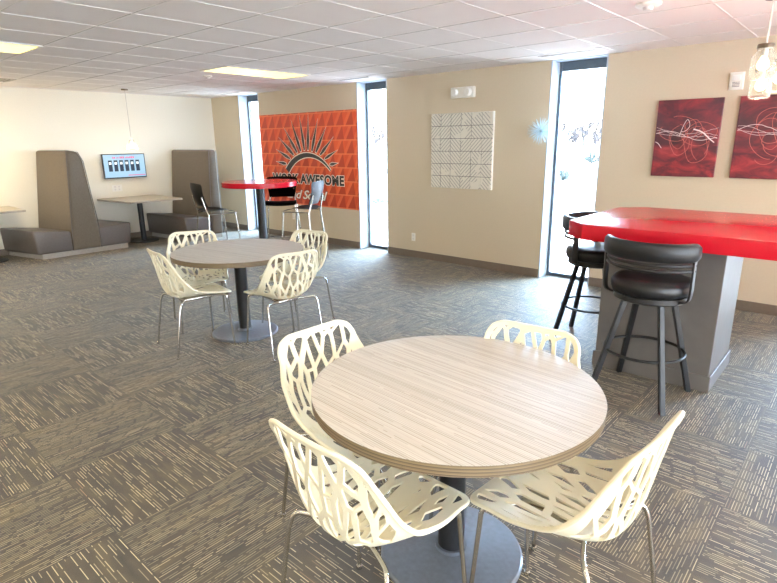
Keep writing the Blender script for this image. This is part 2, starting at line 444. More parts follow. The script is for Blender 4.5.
# ------------------------------------------------------------------ ceiling things
def troffer(x0, y0, label, lens, x1=None, y1=None):
    x1 = x0 + gdx; y1 = y0 + 2 * gdy
    r = empty('ceiling_light', ((x0 + x1) / 2, (y0 + y1) / 2, ZC), label, 'ceiling light'); hx, hy = (x1 - x0) / 2, (y1 - y0) / 2
    b = B()
    for lo, hi in (((-hx, -hy, -.012), (-hx + .022, hy, 0)), ((hx - .022, -hy, -.012), (hx, hy, 0)), ((-hx + .022, -hy, -.012), (hx - .022, -hy + .022, 0)), ((-hx + .022, hy - .022, -.012), (hx - .022, hy, 0))):
        box(b, lo, hi)
    obj('frame', b, M['grid'], r)
    b = B(); box(b, (-hx + .022, -hy + .022, -.009), (hx - .022, hy - .022, -.001)); obj('diffuser', b, lens, r)
    return r
X_ = lambda k: gx0 + k * gdx
Y_ = lambda k: gy0 + k * gdy
troffer(X_(-8), Y_(2), 'long lit fluorescent ceiling panel above the standing table', M['panel_light'])
troffer(X_(-8), Y_(-3), 'lit ceiling panel cut by the left photo edge', M['panel_light'])
for kx, ky in ((-8, -8), (-4, -5), (-4, -9), (0, -4), (0, -8), (4, -8), (4, -3), (5, 2), (-12, -6), (-12, -3)):  # added panels out of view, brighter than the visible pair, to light the room
    troffer(X_(kx), Y_(ky), 'lit ceiling panel outside the photo, behind or right of the camera', M['panel_bright'])['group'] = 'ceiling panels outside the photo'
def round_ceiling(name, x, y, label, cat, r=.06):
    rt = empty(name, (x, y, ZC), label, cat)
    b = B(); lathe(b, [(0, 0), (r, 0), (r, -.012), (r * .8, -.022), (0, -.022)], n=28); obj('housing', b, M['white_plastic'], rt, 40)
    b = B(); lathe(b, [(0, -.022), (r * .42, -.022), (r * .36, -.04), (0, -.045)], n=20); obj('sensor', b, M['grid'], rt, 40)
round_ceiling('smoke_detector', -6.67, 4.06, 'small round white smoke detector on ceiling left of the lit panel', 'smoke detector')
round_ceiling('ceiling_speaker', -1.31, 4.06, 'round white ceiling fitting near the top right', 'ceiling fitting', .08)
b = B(); box(b, (-.2, -.2, -.008), (.2, .2, 0))
for k in range(7): box(b, (-.17, -.17 + k * .05, -.016), (.17, -.15 + k * .05, -.006))
tag(obj('ceiling_vent', b, M['plinth'], loc=(-8.85, 2.28, ZC)), 'grey square air vent in the ceiling at the far left', 'vent')
for n, ((a, c), lab) in enumerate(zip(WIN, ('leftmost', 'middle', 'rightmost'))):
    rt = empty('slot_diffuser', ((a + c) / 2 + .02, 5.68, ZC), 'thin slot air diffuser in ceiling in front of the %s window' % lab, 'air diffuser')
    b = B(); box(b, (-.3, -.028, -.006), (.3, .028, 0)); obj('frame', b, M['grid'], rt)
    b = B(); box(b, (-.28, -.012, -.008), (.28, .012, -.001)); obj('slot', b, M['ped'], rt)

# ------------------------------------------------------------------ round dining tables
def round_table(x, y, r, label, rz):
    t = empty('round_table', (x, y, 0), label, 'table', None, rz)
    b = B(); n = 96
    prism(b, [(r * math.cos(2 * PI * k / n), r * math.sin(2 * PI * k / n)) for k in range(n)], 'z', .7405, .742); obj('tabletop', b, M['laminate'], t)
    b = B(); lathe(b, [(0, .7005), (r - .004, .7005), (r, .705), (r, .737), (r - .003, .7404), (0, .7404)], n=n); obj('edge_band', b, M['ply'], t, 40)
    b = B(); lathe(b, [(0, .006), (.052, .006), (.052, .69), (.13, .69), (.13, .7), (0, .7)], n=32); obj('column', b, M['black'], t, 40)
    rb = .285
    b = B(); lathe(b, [(0, 0), (rb, 0), (rb, .012), (rb - .008, .019), (.1, .026), (.064, .03), (.064, .044), (0, .044)], n=72); obj('base', b, M['base_grey'], t, 30)
    return t
round_table(-1.054, 1.552, .53, 'large round table with streaked light wood top in the foreground', R(-4))
round_table(-4.0, 2.58, .55, 'round wood-topped table farther back amid four cream chairs', R(8))

# ------------------------------------------------------------------ cream perforated chair
def catmull(P, t):
    n = len(P) - 1; f = min(max(t, 0), 1) * n; i = min(int(f), n - 1); u = f - i
    g = lambda k: Vector(P[min(max(k, 0), n)])
    p0, p1, p2, p3 = g(i - 1), g(i), g(i + 1), g(i + 2)
    return .5 * (2 * p1 + (p2 - p0) * u + (2 * p0 - 5 * p1 + 4 * p2 - p3) * u * u + (3 * p1 - p0 - 3 * p2 + p3) * u ** 3)
PR = [(.258, .448), (.21, .456), (.1, .447), (-.04, .436), (-.125, .437), (-.178, .456), (-.206, .50), (-.222, .57), (-.243, .69), (-.266, .825)]
SAMP = [catmull(PR, k / 400) for k in range(401)]
ACC = [0.]
for p, q in zip(SAMP, SAMP[1:]): ACC.append(ACC[-1] + (q - p).length)
LEN = ACC[-1]
def interp(tab, v):
    for (a, x), (c, y) in zip(tab, tab[1:]):
        if v <= c:
            f = (v - a) / (c - a); f = f * f * (3 - 2 * f); return x + (y - x) * f
    return tab[-1][1]
def cen(v):
    import bisect
    v = min(max(v, 0), LEN); i = min(bisect.bisect_left(ACC, v), 400); i = max(i, 1)
    f = (v - ACC[i - 1]) / (ACC[i] - ACC[i - 1]); return SAMP[i - 1].lerp(SAMP[i], f)
UW = .225
SIDE = [(.258, .449), (.20, .463), (.11, .476), (.015, .497), (-.065, .535), (-.125, .595), (-.17, .665), (-.205, .735), (-.235, .79), (-.254, .827)]
def shell_pt(U, v):
    f = v / LEN; s = U / UW
    p = cen(v); q = catmull(SIDE, f)
    w = interp([(0, .205), (.12, .222), (.3, .24), (.5, .250), (.64, .243), (.82, .214), (1, .182)], f)
    k = abs(s) ** 2.4
    return Vector((w * s, p.x + (q.x - p.x) * k, p.y + (q.y - p.y) * k))
def rrect(hw, v0, v1, r0, r1, n=7):
    P = []
    for cx, cy, r, a0 in ((hw - r0, v0 + r0, r0, -90), (hw - r1, v1 - r1, r1, 0), (-hw + r1, v1 - r1, r1, 90), (-hw + r0, v0 + r0, r0, 180)):
        for k in range(n + 1):
            a = R(a0 + 90 * k / n); P.append(Vector((cx + r * math.cos(a), cy + r * math.sin(a))))
    return P
def clip(poly, a, n, d):
    out = []
    for i in range(len(poly)):
        p, q = poly[i], poly[(i + 1) % len(poly)]; fp, fq = n.dot(p) - d, n.dot(q) - d
        if fp <= 0: out.append(p)
        if fp * fq < 0: out.append(p.lerp(q, fp / (fp - fq)))
    return out
def area(P): return .5 * sum(P[i].x * P[(i + 1) % len(P)].y - P[(i + 1) % len(P)].x * P[i].y for i in range(len(P)))
def inside(pt, P):
    c = False; x, y = pt
    for i in range(len(P)):
        a, q = P[i], P[i - 1]
        if (a.y > y) != (q.y > y) and x < (q.x - a.x) * (y - a.y) / (q.y - a.y) + a.x: c = not c
    return c
def dens(P, L):
    out = []
    for i in range(len(P)):
        p, q = P[i], P[(i + 1) % len(P)]; n = max(1, math.ceil((q - p).length / L))
        out += [p.lerp(q, k / n) for k in range(n)]
    return out
def chaikin(P, n=1):
    for _ in range(n):
        Q = []
        for i in range(len(P)):
            p, q = P[i], P[(i + 1) % len(P)]; Q += [p.lerp(q, .18), p.lerp(q, .82)]
        P = Q
    return P
def shell_mesh():
    rnd = random.Random(23)
    dom = dens(rrect(UW, 0, LEN, .055, .075), .03)
    ins = rrect(UW - .02, .02, LEN - .024, .045, .06, 5)
    KS = .30                                             # Voronoi stretch along the shell
    def fan(p):                                          # branches open out from a stem at the bend
        v = p.y; c = .44 * LEN
        g = 1 + 1.5 * (v - c) if v > c else 1 + 1.1 * (c - v)
        return Vector((p.x * g, v))
    seeds = []
    du, dv = .038, .108
    r = 0; v = -.15
    while v < LEN + .2:
        k = -8
        while k <= 8:
            seeds.append(Vector(((k + (.5 if r % 2 else 0)) * du + rnd.uniform(-.021, .021), (v + rnd.uniform(-.06, .06)) * KS))); k += 1
        v += dv; r += 1
    holes = []
    for i, s in enumerate(seeds):
        P = [s + Vector((x, y)) for x, y in ((-.2, -.2), (.2, -.2), (.2, .2), (-.2, .2))]
        for j, o in enumerate(seeds):
            if j == i or (o - s).length > .3: continue
            n = (o - s); n = n.normalized(); d = n.dot((o + s) / 2)
            hw = (.0062 if s.y / KS > .42 * LEN else .0098) * (1 if rnd.random() > .22 else 1.6)
            d -= hw * math.sqrt(n.x ** 2 + (KS * n.y) ** 2)
            P = clip(P, None, n, d)
            if len(P) < 3: break
        if len(P) < 3: continue
        P = [fan(Vector((p.x, p.y / KS))) for p in P]
        sk = (.55 if s.x > 0 else -.55) * (1 if s.y / KS > .44 * LEN else -1) if rnd.random() < .0 else 0
        if area(P) < 0: P.reverse()
        m = len(ins)
        for a in range(m):
            e = ins[(a + 1) % m] - ins[a]
            if e.length < 1e-9: continue
            n = Vector((e.y, -e.x)).normalized(); P = clip(P, None, n, n.dot(ins[a]))
            if len(P) < 3: break
        if len(P) < 3 or abs(area(P)) < .0001: continue
        vc = sum(p.y for p in P) / len(P)
        if abs(vc - .44 * LEN) < .035 and rnd.random() < .5: continue        # the stem stays solid
        holes.append(dens(P, .022))
    V = []; E = []
    def addloop(P):
        s = len(V); V.extend(P); E.extend((s + i, s + (i + 1) % len(P)) for i in range(len(P)))
    addloop(dom)
    for h in holes: addloop(h)
    y = .015
    while y < LEN:
        x = -UW + .012
        while x < UW:
            p = Vector((x, y))
            if inside(p, dom) and not any(inside(p, h) for h in holes): V.append(p)
            x += .02
        y += .02
    ov, oe, of, *_ = delaunay_2d_cdt(V, E, [], 0, 1e-6)
    b = B(); keep = []
    for f in of:
        c = sum((ov[i] for i in f), Vector((0, 0))) / len(f)
        if inside(c, dom) and not any(inside(c, h) for h in holes): keep.append(f)
    used = sorted({i for f in keep for i in f}); mp = {}
    for i in used: mp[i] = b.verts.new(shell_pt(ov[i].x, ov[i].y))
    lo = {}
    for i in used:
        U, v = ov[i].x, ov[i].y; e = .004
        a = shell_pt(min(U + e, UW), v) - shell_pt(max(U - e, -UW), v); c = shell_pt(U, min(v + e, LEN)) - shell_pt(U, max(v - e, 0))
        nn = a.cross(c).normalized() * .0075
        lo[i] = b.verts.new(shell_pt(U, v) - nn)
    ec = {}
    for f in keep:
        b.faces.new([mp[i] for i in f]); b.faces.new([lo[i] for i in reversed(f)])
        for p, q in zip(f, list(f[1:]) + [f[0]]): ec.setdefault((min(p, q), max(p, q)), []).append((p, q))
    for k, v in ec.items():
        if len(v) == 1: p, q = v[0]; b.faces.new((mp[q], mp[p], lo[p], lo[q]))
    tube(b, [shell_pt(p.x * .985, min(max(p.y, .003), LEN - .003)) for p in dens(rrect(UW, 0, LEN, .055, .075), .02)], .0078, 8, closed=True)
    return b
def make_chair():
    t = empty('perforated_chair', (0, 0, 0), 'x', 'chair')
    obj('seat_shell', shell_mesh(), M['cream'], t, 50)
    for sx in (-1, 1):
        for sy in (-1, 1):
            b = B()
            if sy > 0: pts = [(.06 * sx, .13, .424), (.15 * sx, .185, .428), (.188 * sx, .212, .432), (.192 * sx, .216, .36), (.222 * sx, .232, .008)]
            else: pts = [(.06 * sx, -.09, .414), (.17 * sx, -.135, .422), (.213 * sx, -.165, .428), (.222 * sx, -.185, .37), (.234 * sx, -.245, .008)]
            P = [Vector(p) for p in pts]
            q = smooth_path(P[:4], 2) + [P[4]]
            tube(b, q, .0085, 12); lathe(b, [(0, 0), (.012, 0), (.012, .014), (0, .014)], (pts[4][0], pts[4][1], 0), 12)
            obj('leg', b, M['chrome'], t, 40)
    b = B(); box(b, (-.09, -.11, .406), (.09, .15, .424), .006, 2)
    obj('seat_frame', b, M['chrome'], t, 40)
    return t
chair0 = make_chair()
for i, (x, y, th, lab) in enumerate((
    (-1.06, 1.11, -.025, 'nearest cream perforated chair, its back toward the camera, at the front table'),
    (-.587, 1.545, 1.507, 'cream perforated chair seen side-on at the right of the front table'),
    (-1.50, 1.47, -1.595, 'cream perforated chair at the left far side of the front table'),
    (-1.0, 1.856, 3.221, 'cream perforated chair behind the front table, only its back showing'),
    (-4.047, 2.138, -.15, 'cream perforated chair at the left front of the farther round table'),
    (-3.44, 2.58, 1.42, 'cream perforated chair with back to camera at right front of the farther table'),
    (-4.52, 2.48, -1.95, 'cream perforated chair at the far left of the farther table, near the booths'),
    (-3.85, 3.05, 3.3, 'cream perforated chair at far right of the farther table, below the bar chair'))):
    c = chair0 if i == 0 else copy_tree(chair0)
    c.location = (x, y, 0); c.rotation_euler = (0, 0, th); c['label'] = lab; c['group'] = 'cream perforated chairs around the round tables'

# ------------------------------------------------------------------ red bar island
isl = empty('bar_island', (-.98, 4.2, 0), 'long red-topped bar counter on a grey pedestal at the right', 'counter')
ox, oy = -.98, 4.2
def P2(x, y): return (x - ox, y - oy)
b = B(); prism(b, [P2(*q) for q in ((-1.43, 3.57), (2.6, 3.57), (2.6, 4.83), (-1.40, 4.83), (-1.585, 4.68), (-1.585, 3.72))], 'z', .965, 1.07, .004, 2)
obj('countertop', b, M['red'], isl, 30)
for x0, x1 in ((-1.36, -.615), (1.7, 2.45)):
    b = B(); box(b, (x0 - ox, 3.84 - oy, 0), (x1 - ox, 4.47 - oy, .965), .003, 1); pd = obj('pedestal', b, M['ped'], isl)
    b = B()
    X0, X1, Y0, Y1 = x0 - ox - .014, x1 - ox + .014, 3.826 - oy, 4.484 - oy
    for lo, hi in (((X0, Y0, 0), (X1, Y0 + .0135, .11)), ((X0, Y1 - .0135, 0), (X1, Y1, .11)), ((X0, Y0 + .0135, 0), (X0 + .0135, Y1 - .0135, .11)), ((X1 - .0135, Y0 + .0135, 0), (X1, Y1 - .0135, .11))):
        box(b, lo, hi, .003, 1)
    obj('plinth', b, M['ped'], pd)
b = B(); box(b, (-.615 - ox, 4.42 - oy, .90), (-.59 - ox, 4.46 - oy, .965)); obj('bracket', b, M['black'], isl)

def make_stool():
    t = empty('bar_stool', (0, 0, 0), 'x', 'stool')
    b = B(); lathe(b, [(0, .665), (.2, .665), (.226, .675), (.236, .70), (.236, .735), (.222, .758), (.18, .768), (0, .772)], n=56)
    obj('seat', b, M['black_vinyl'], t, 50)
    b = B(); lathe(b, [(0, .625), (.205, .625), (.215, .632), (.215, .664), (0, .664)], n=48); obj('seat_ring', b, M['black'], t, 40)
    for k in range(4):
        a = R(45 + 90 * k); b = B(); c, s = math.cos(a), math.sin(a); d = Vector((c, s, 0)); n = Vector((-s, c, 0))
        top, bot = d * .15 + Vector((0, 0, .63)), d * .325
        w = .0165
        vs = []
        for p in (bot, top):
            vs.append([b.verts.new(p + d * w * i + n * w * j) for i, j in ((-1, -1), (1, -1), (1, 1), (-1, 1))])
        for i in range(4): b.faces.new((vs[0][i], vs[0][(i + 1) % 4], vs[1][(i + 1) % 4], vs[1][i]))
        b.faces.new(vs[0][::-1]); b.faces.new(vs[1]); bmesh.ops.bevel(b, geom=list(b.edges), offset=.004, segments=2, affect='EDGES')
        obj('leg', b, M['black'], t, 40)
    b = B(); tube(b, [(.238 * math.cos(2 * PI * k / 56), .238 * math.sin(2 * PI * k / 56), .305) for k in range(56)], .0095, 10, closed=True)
    obj('foot_ring', b, M['black'], t, 50)
    def arc(r, a0, a1, z, n=28, lean=0.): return [Vector((r * math.cos(R(a0 + (a1 - a0) * k / n)), r * math.sin(R(a0 + (a1 - a0) * k / n)) - lean, z)) for k in range(n + 1)]
    # curved padded backrest: section swept round the arc (local -y is the back)
    b = B(); rings = []
    secs = [(-.016, -.062), (.012, -.068), (.024, -.05), (.026, 0), (.024, .05), (.008, .07), (-.016, .066), (-.022, .03), (-.022, -.03)]
    A0, A1 = 196, 344
    for k in range(37):
        a = R(A0 + (A1 - A0) * k / 36); sc = 1. if 1 < k < 35 else (.92 if k in (1, 35) else .7)
        rings.append([b.verts.new(((.275 + q[0] * sc) * math.cos(a), (.275 + q[0] * sc) * math.sin(a) * .92, .958 + q[1] * sc * .8)) for q in secs])
    n = len(secs)
    for p, q in zip(rings, rings[1:]):
        for i in range(n): b.faces.new((p[i], p[(i + 1) % n], q[(i + 1) % n], q[i]))
    b.faces.new(rings[0]); b.faces.new(rings[-1][::-1]); obj('backrest', b, M['black_vinyl'], t, 60)
    for nm, z in (('back_rail', .882), ('back_rail', .848)):
        b = B(); pts = [(.268 * math.cos(R(a)), .268 * math.sin(R(a)) * .92, z) for a in range(198, 343, 4)]
        tube(b, pts, .011, 10); obj(nm, b, M['black'], t, 50)
    for sx in (-1, 1):
        b = B(); a = R(200 if sx < 0 else 340); x, y = .272 * math.cos(a), .272 * math.sin(a) * .92
        P = [Vector((.2 * sx, y * .9, .645)), Vector((x * .98, y, .66)), Vector((x, y, .72)), Vector((x, y, .99))]
        q = [P[0]] + smooth_path(P[:3], 2)[1:] + [P[3]]
        vs = []
        for p in q: vs.append([b.verts.new(p + Vector((i * .006, j * .02, 0))) for i, j in ((-1, -1), (1, -1), (1, 1), (-1, 1))])
        for p, r in zip(vs, vs[1:]):
            for i in range(4): b.faces.new((p[i], p[(i + 1) % 4], r[(i + 1) % 4], r[i]))
        b.faces.new(vs[0][::-1]); b.faces.new(vs[-1]); obj('back_upright', b, M['black'], t, 40)
    return t
stool0 = make_stool()
for ch in ALL():
    if ch.parent == stool0:
        for v in ch.data.vertices:
            if v.co.z > .6: v.co.z += .025
stool0.location = (-.955, 3.56, 0); stool0.rotation_euler = (0, 0, R(-4))
stool0['label'] = 'black padded bar stool with its back toward the camera before the grey pedestal'; stool0['group'] = 'black bar stools at the red counter'
s2 = copy_tree(stool0); s2.location = (-1.60, 4.33, 0); s2.rotation_euler = (0, 0, R(-86))
s2['label'] = 'black bar stool behind the other, tucked under the clipped end of the red counter'; s2['group'] = 'black bar stools at the red counter'

# ------------------------------------------------------------------ standing table with bar chairs
t = empty('standing_table', (-6.5, 4.62, 0), 'tall round table with red top and black column by the mural', 'table')
b = B(); lathe(b, [(0, 1.04), (.515, 1.04), (.52, 1.045), (.52, 1.105), (.516, 1.109), (0, 1.11)], n=72); obj('tabletop', b, M['red'], t, 30)
b = B(); lathe(b, [(0, .01), (.06, .01), (.06, 1.02), (.18, 1.03), (.18, 1.04), (0, 1.04)], n=28); obj('column', b, M['black'], t, 40)
b = B(); lathe(b, [(0, 0), (.28, 0), (.28, .012), (.1, .024), (0, .024)], n=56); obj('base', b, M['base_grey'], t, 30)
def make_barchair():
    t = empty('bar_chair', (0, 0, 0), 'x', 'chair'); H = .72
    b = B(); nu, nv = 12, 12; g = []
    for j in range(nv + 1):
        row = []
        for i in range(nu + 1):
            s = -1 + 2 * i / nu; v = j / nv; w = .215 - .02 * v
            if v < .15: w *= .9 + .1 * (v / .15) ** .5
            y = .21 - .42 * v; z = H + .012 * (1 - math.cos(v * 5)) - .02 * max(0, .25 - v) * 4 + .012 * s * s
            row.append(b.verts.new((w * s, y, z)))
        g.append(row)
    for j in range(nv):
        for i in range(nu): b.faces.new((g[j][i], g[j][i + 1], g[j + 1][i + 1], g[j + 1][i]))
    bmesh.ops.solidify(b, geom=list(b.faces), thickness=.014); obj('seat', b, M['black_plastic'], t, 50)
    b = B(); g = []
    for j in range(13):
        row = []; v = j / 12
        for i in range(13):
            s = -1 + 2 * i / 12; w = .165 + .05 * v ** .8
            if v > .88: w *= 1 - .12 * ((v - .88) / .12) ** 2
            y = -.215 - .075 * v + .035 * s * s - .02 * math.sin(v * PI); z = H + .075 + .30 * v - .012 * s * s * (v > .5)
            row.append(b.verts.new((w * s, y, z)))
        g.append(row)
    for j in range(12):
        for i in range(12): b.faces.new((g[j][i], g[j][i + 1], g[j + 1][i + 1], g[j + 1][i]))
    bmesh.ops.solidify(b, geom=list(b.faces), thickness=.013); obj('backrest', b, M['black_plastic'], t, 50)
    for sx in (-1, 1):
        b = B(); tube(b, [(.2 * sx, .17, H - .01), (.235 * sx, .225, .008)], .010, 10); obj('leg', b, M['chrome'], t, 40)
        b = B(); q = smooth_path([(.155 * sx, -.25, H + .2), (.165 * sx, -.215, H + .06), (.19 * sx, -.19, H - .03)], 2) + [Vector((.24 * sx, -.26, .008))]
        tube(b, q, .010, 10); obj('leg', b, M['chrome'], t, 40)
        b = B(); tube(b, [(.19 * sx, -.195, H - .022), (.2 * sx, .17, H - .018)], .008, 8); obj('seat_rail', b, M['chrome'], t, 40)
        b = B(); tube(b, [(.2245 * sx, .2075, .24), (.2265 * sx, -.236, .24)], .007, 8); obj('stretcher', b, M['chrome'], t, 40)
    b = B(); tube(b, [(-.2245, .2075, .26), (.2245, .2075, .26)], .008, 8); obj('footrest', b, M['chrome'], t, 40)
    return t
bc = make_barchair()
for ch in ALL():
    if ch.parent == bc:
        for v in ch.data.vertices: v.co.x *= 1.14; v.co.z *= 1.03
for i, (x, y, th, lab) in enumerate(((-5.88, 4.84, 2.05, 'tall black chair with chrome legs before the mural, right of red standing table'),
                                     (-6.72, 5.14, -2.35, 'tall black chair behind the red standing table, back to the mural'),
                                     (-6.68, 4.02, -.2, 'tall black chair with chrome legs left of the red standing table, before the booth'))):
    c = bc if i == 0 else copy_tree(bc)
    c.location = (x, y, 0); c.rotation_euler = (0, 0, th); c['label'] = lab; c['group'] = 'tall black chairs at the red standing table'

# ------------------------------------------------------------------ booths
def booth(name, y0, xe, double, label, shear):
    """y0 = left foot of the backrest; seats along X from the left wall to xe"""
    x0 = XL + .014
    t = empty(name, ((x0 + xe) / 2, y0 + .2, 0), label, 'booth'); cx, cy = (x0 + xe) / 2, y0 + .2
    X0, X1 = x0 - cx, xe - cx
    if double: prof = [(y0 - .005, .07), (y0 + .425, .07), (y0 + .42, .42), (y0 + .33, 1.40), (y0 + .27, 1.535), (y0 + .11, 1.56), (y0 + .02, .42)]
    else: prof = [(y0, .07), (y0 + .215, .07), (y0 + .205, 1.525), (y0 + .06, 1.53), (y0, .42)]
    b = B(); prism(b, [(p[0] - cy, p[1]) for p in prof], 'x', X0, X1, .045, 4); bk = obj('backrest', b, M['fabric'], t, 40)
    b = B(); e = [(p[0] - cy, p[1]) for p in prof]
    mid = [sum(q[i] for q in e) / len(e) for i in (0, 1)]
    tube(b, [(X1 - .006, mid[0] + (q[0] - mid[0]) * .985 * .985, mid[1] + (q[1] - mid[1]) * .985) for q in e], .006, 6, closed=True); obj('piping', b, M['grey_vinyl'], bk, 60)
    seats = [(y0 - .5, y0 + .012)]
    if double: seats.append((y0 + .41, y0 + .92))
    for k, (a, c) in enumerate(seats):
        b = B(); sl = .03
        q = [(a + sl, .075), (c, .075), (c, .375), (a, .43)] if k == 0 else [(a, .075), (c - sl, .075), (c, .41), (a, .38)]
        prism(b, [(p[0] - cy, p[1]) for p in q], 'x', X0, X1 - .012, .03, 3); obj('seat_cushion', b, M['grey_vinyl'], t, 40)
    b = B(); box(b, (X0, (seats[0][0] + .09) - cy, 0), (X1 - .035, (seats[-1][1] - .08 if double else y0 + .2) - cy, .074)); obj('plinth', b, M['plinth'], t)
    for ch in ALL():
        if ch.parent == t or (ch.parent and ch.parent.parent == t):
            for v in ch.data.vertices: v.co.y -= (shear + .05 * (1.56 - v.co.z)) * (X1 - v.co.x) / (X1 - X0)
    return t
booth('double_booth', 2.93, -9.0, True, 'tall double-sided taupe booth with grey seats on the left wall', .145)
booth('single_booth', 5.10, -8.66, False, 'tall taupe booth with one dark seat, behind the left black bar chair', .05)
def booth_table(y0, y1, xe, label, post):
    x0 = XL + .002; cx, cy = (x0 + xe) / 2, (y0 + y1) / 2
    t = empty('booth_table', (cx, cy, 0), label, 'table')
    b = B(); prism(b, [(x0 - cx, y0 - .12 - cy), (xe - cx, y0 - cy), (xe + .04 - cx, y1 - cy), (x0 - cx, y1 - cy)], 'z', .712, .742, .004, 2); obj('tabletop', b, M['booth_table'], t)
    b = B(); px, py = post[0] - cx, post[1] - cy
    lathe(b, [(0, .02), (.045, .02), (.045, .70), (.12, .705), (.12, .712), (0, .712)], (px, py, 0), 24); obj('post', b, M['black'], t, 40)
    b = B(); lathe(b, [(0, 0), (.24, 0), (.24, .012), (.08, .022), (0, .022)], (px, py, 0), 40); obj('base', b, M['black'], t, 40)
booth_table(3.82, 4.68, -8.86, 'greige rectangular table between the two booths under the screen', (-9.45, 4.22))
booth_table(1.50, 2.42, -9.12, 'greige rectangular table cut off at the left photo edge', (-9.5, 1.95))

# ------------------------------------------------------------------ left wall things
t = empty('wall_display', (XL, 4.21, 1.27), 'wall screen showing a light blue page with six dark tiles', 'screen')
b = B(); box(b, (.0, -.15, -.12), (.05, .15, .12)); obj('bracket', b, M['black_screen'], t)
b = B(); box(b, (.05, -.362, -.205), (.085, .362, .205), .004, 1); obj('bezel', b, M['black_screen'], t)
b = B(); box(b, (.0845, -.348, -.185), (.0862, .348, .192)); sc = obj('display_panel', b, M['screen'], t)
for k in range(6):
    y = -.243 + k * .093
    b = B(); box(b, (.0862, y - .032, -.085), (.0868, y + .032, .1)); tl = obj('dark_tile', b, M['scr_dark'], sc)
    b = B(); box(b, (.0868, y - .02, .03), (.0872, y + .02, .07)); obj('tile_picture', b, M['scr_white'], tl)
b = B(); rnd = random.Random(3); y = -.2
while y < .17:
    w = rnd.uniform(.012, .03); box(b, (.0862, y, .13), (.0868, y + w, .13 + rnd.uniform(.018, .032))); y += w + rnd.choice((.006, .006, .02))
obj('title_line', b, M['scr_red'], sc)
b = B(); box(b, (.0862, .04, -.163), (.0868, .34, -.15)); obj('footer_line', b, M['scr_red'], sc)
def plate(x, y, z, nx, label, cat='outlet', w=.07, h=.115):
    """nx: 'x' plate on the left wall, 'y' plate on the window wall"""
    t = empty('wall_outlet', (x, y, z), label, cat, None, R(90) if nx == 'x' else 0.)
    b = B(); box(b, (-w / 2, -.006, -h / 2), (w / 2, 0, h / 2), .002, 1); obj('cover_plate', b, M['white_plastic'], t)
    b = B()
    for s in (-1, 1):
        for k in ((-.4, .4) if w > .1 else (0,)):
            box(b, (k * w / 2 - .014, -.0085, s * h * .2 - .014), (k * w / 2 + .014, -.0055, s * h * .2 + .014))
    obj('receptacle', b, M['grid'], t)
plate(XL, 4.06, .90, 'x', 'white double outlet plate on wall below the screen', w=.17)
plate(-4.875, YW, .295, 'y', 'white outlet plate low on the tan wall right of the middle window')
plate(-7.567, YW, .386, 'y', 'white outlet plate low on wall under the orange mural')

def pendant(x, y, zb, label, bright=20):
    t = empty('glass_pendant', (x, y, ZC), label, 'pendant light'); L = zb - ZC
    b = B(); lathe(b, [(0, 0), (.055, 0), (.05, -.02), (0, -.024)], n=24); obj('canopy', b, M['brass_lid'], t, 40)
    b = B(); tube(b, [(0, 0, -.02), (0, 0, L + .15)], .004, 6); obj('cord', b, M['cord'], t)
    b = B(); lathe(b, [(0, L + .16), (.02, L + .155), (.022, L + .105), (0, L + .1)], n=20); obj('socket', b, M['white_plastic'], t, 40)
    b = B(); lathe(b, [(.024, L + .135), (.045, L + .10), (.085, L + .02), (.095, L - .02), (.091, L - .02), (.08, L + .022), (.042, L + .097), (.02, L + .13)], n=32); obj('shade', b, M['jar'], t, 60)
    b = B(); lathe(b, [(0, L + .105), (.016, L + .095), (.034, L + .05), (.03, L + .022), (.014, L + .006), (0, L + .002)], n=20); obj('bulb', b, M['bulb'], t, 60)
    ld = bpy.data.lights.new('pendant_lamp', 'POINT'); ld.energy = bright; ld.color = (1, .80, .50); ld.shadow_soft_size = .05
    lo = bpy.data.objects.new('pendant_lamp', ld); COL.objects.link(lo); lo.location = (0, 0, L - .03); lo.parent = t
pendant(-9.09, 4.06, 1.57, 'clear glass pendant lamp hanging in front of the wall screen', 9)
pendant(-9.15, 1.98, 1.57, 'clear glass pendant lamp over the table at the left photo edge', 20)

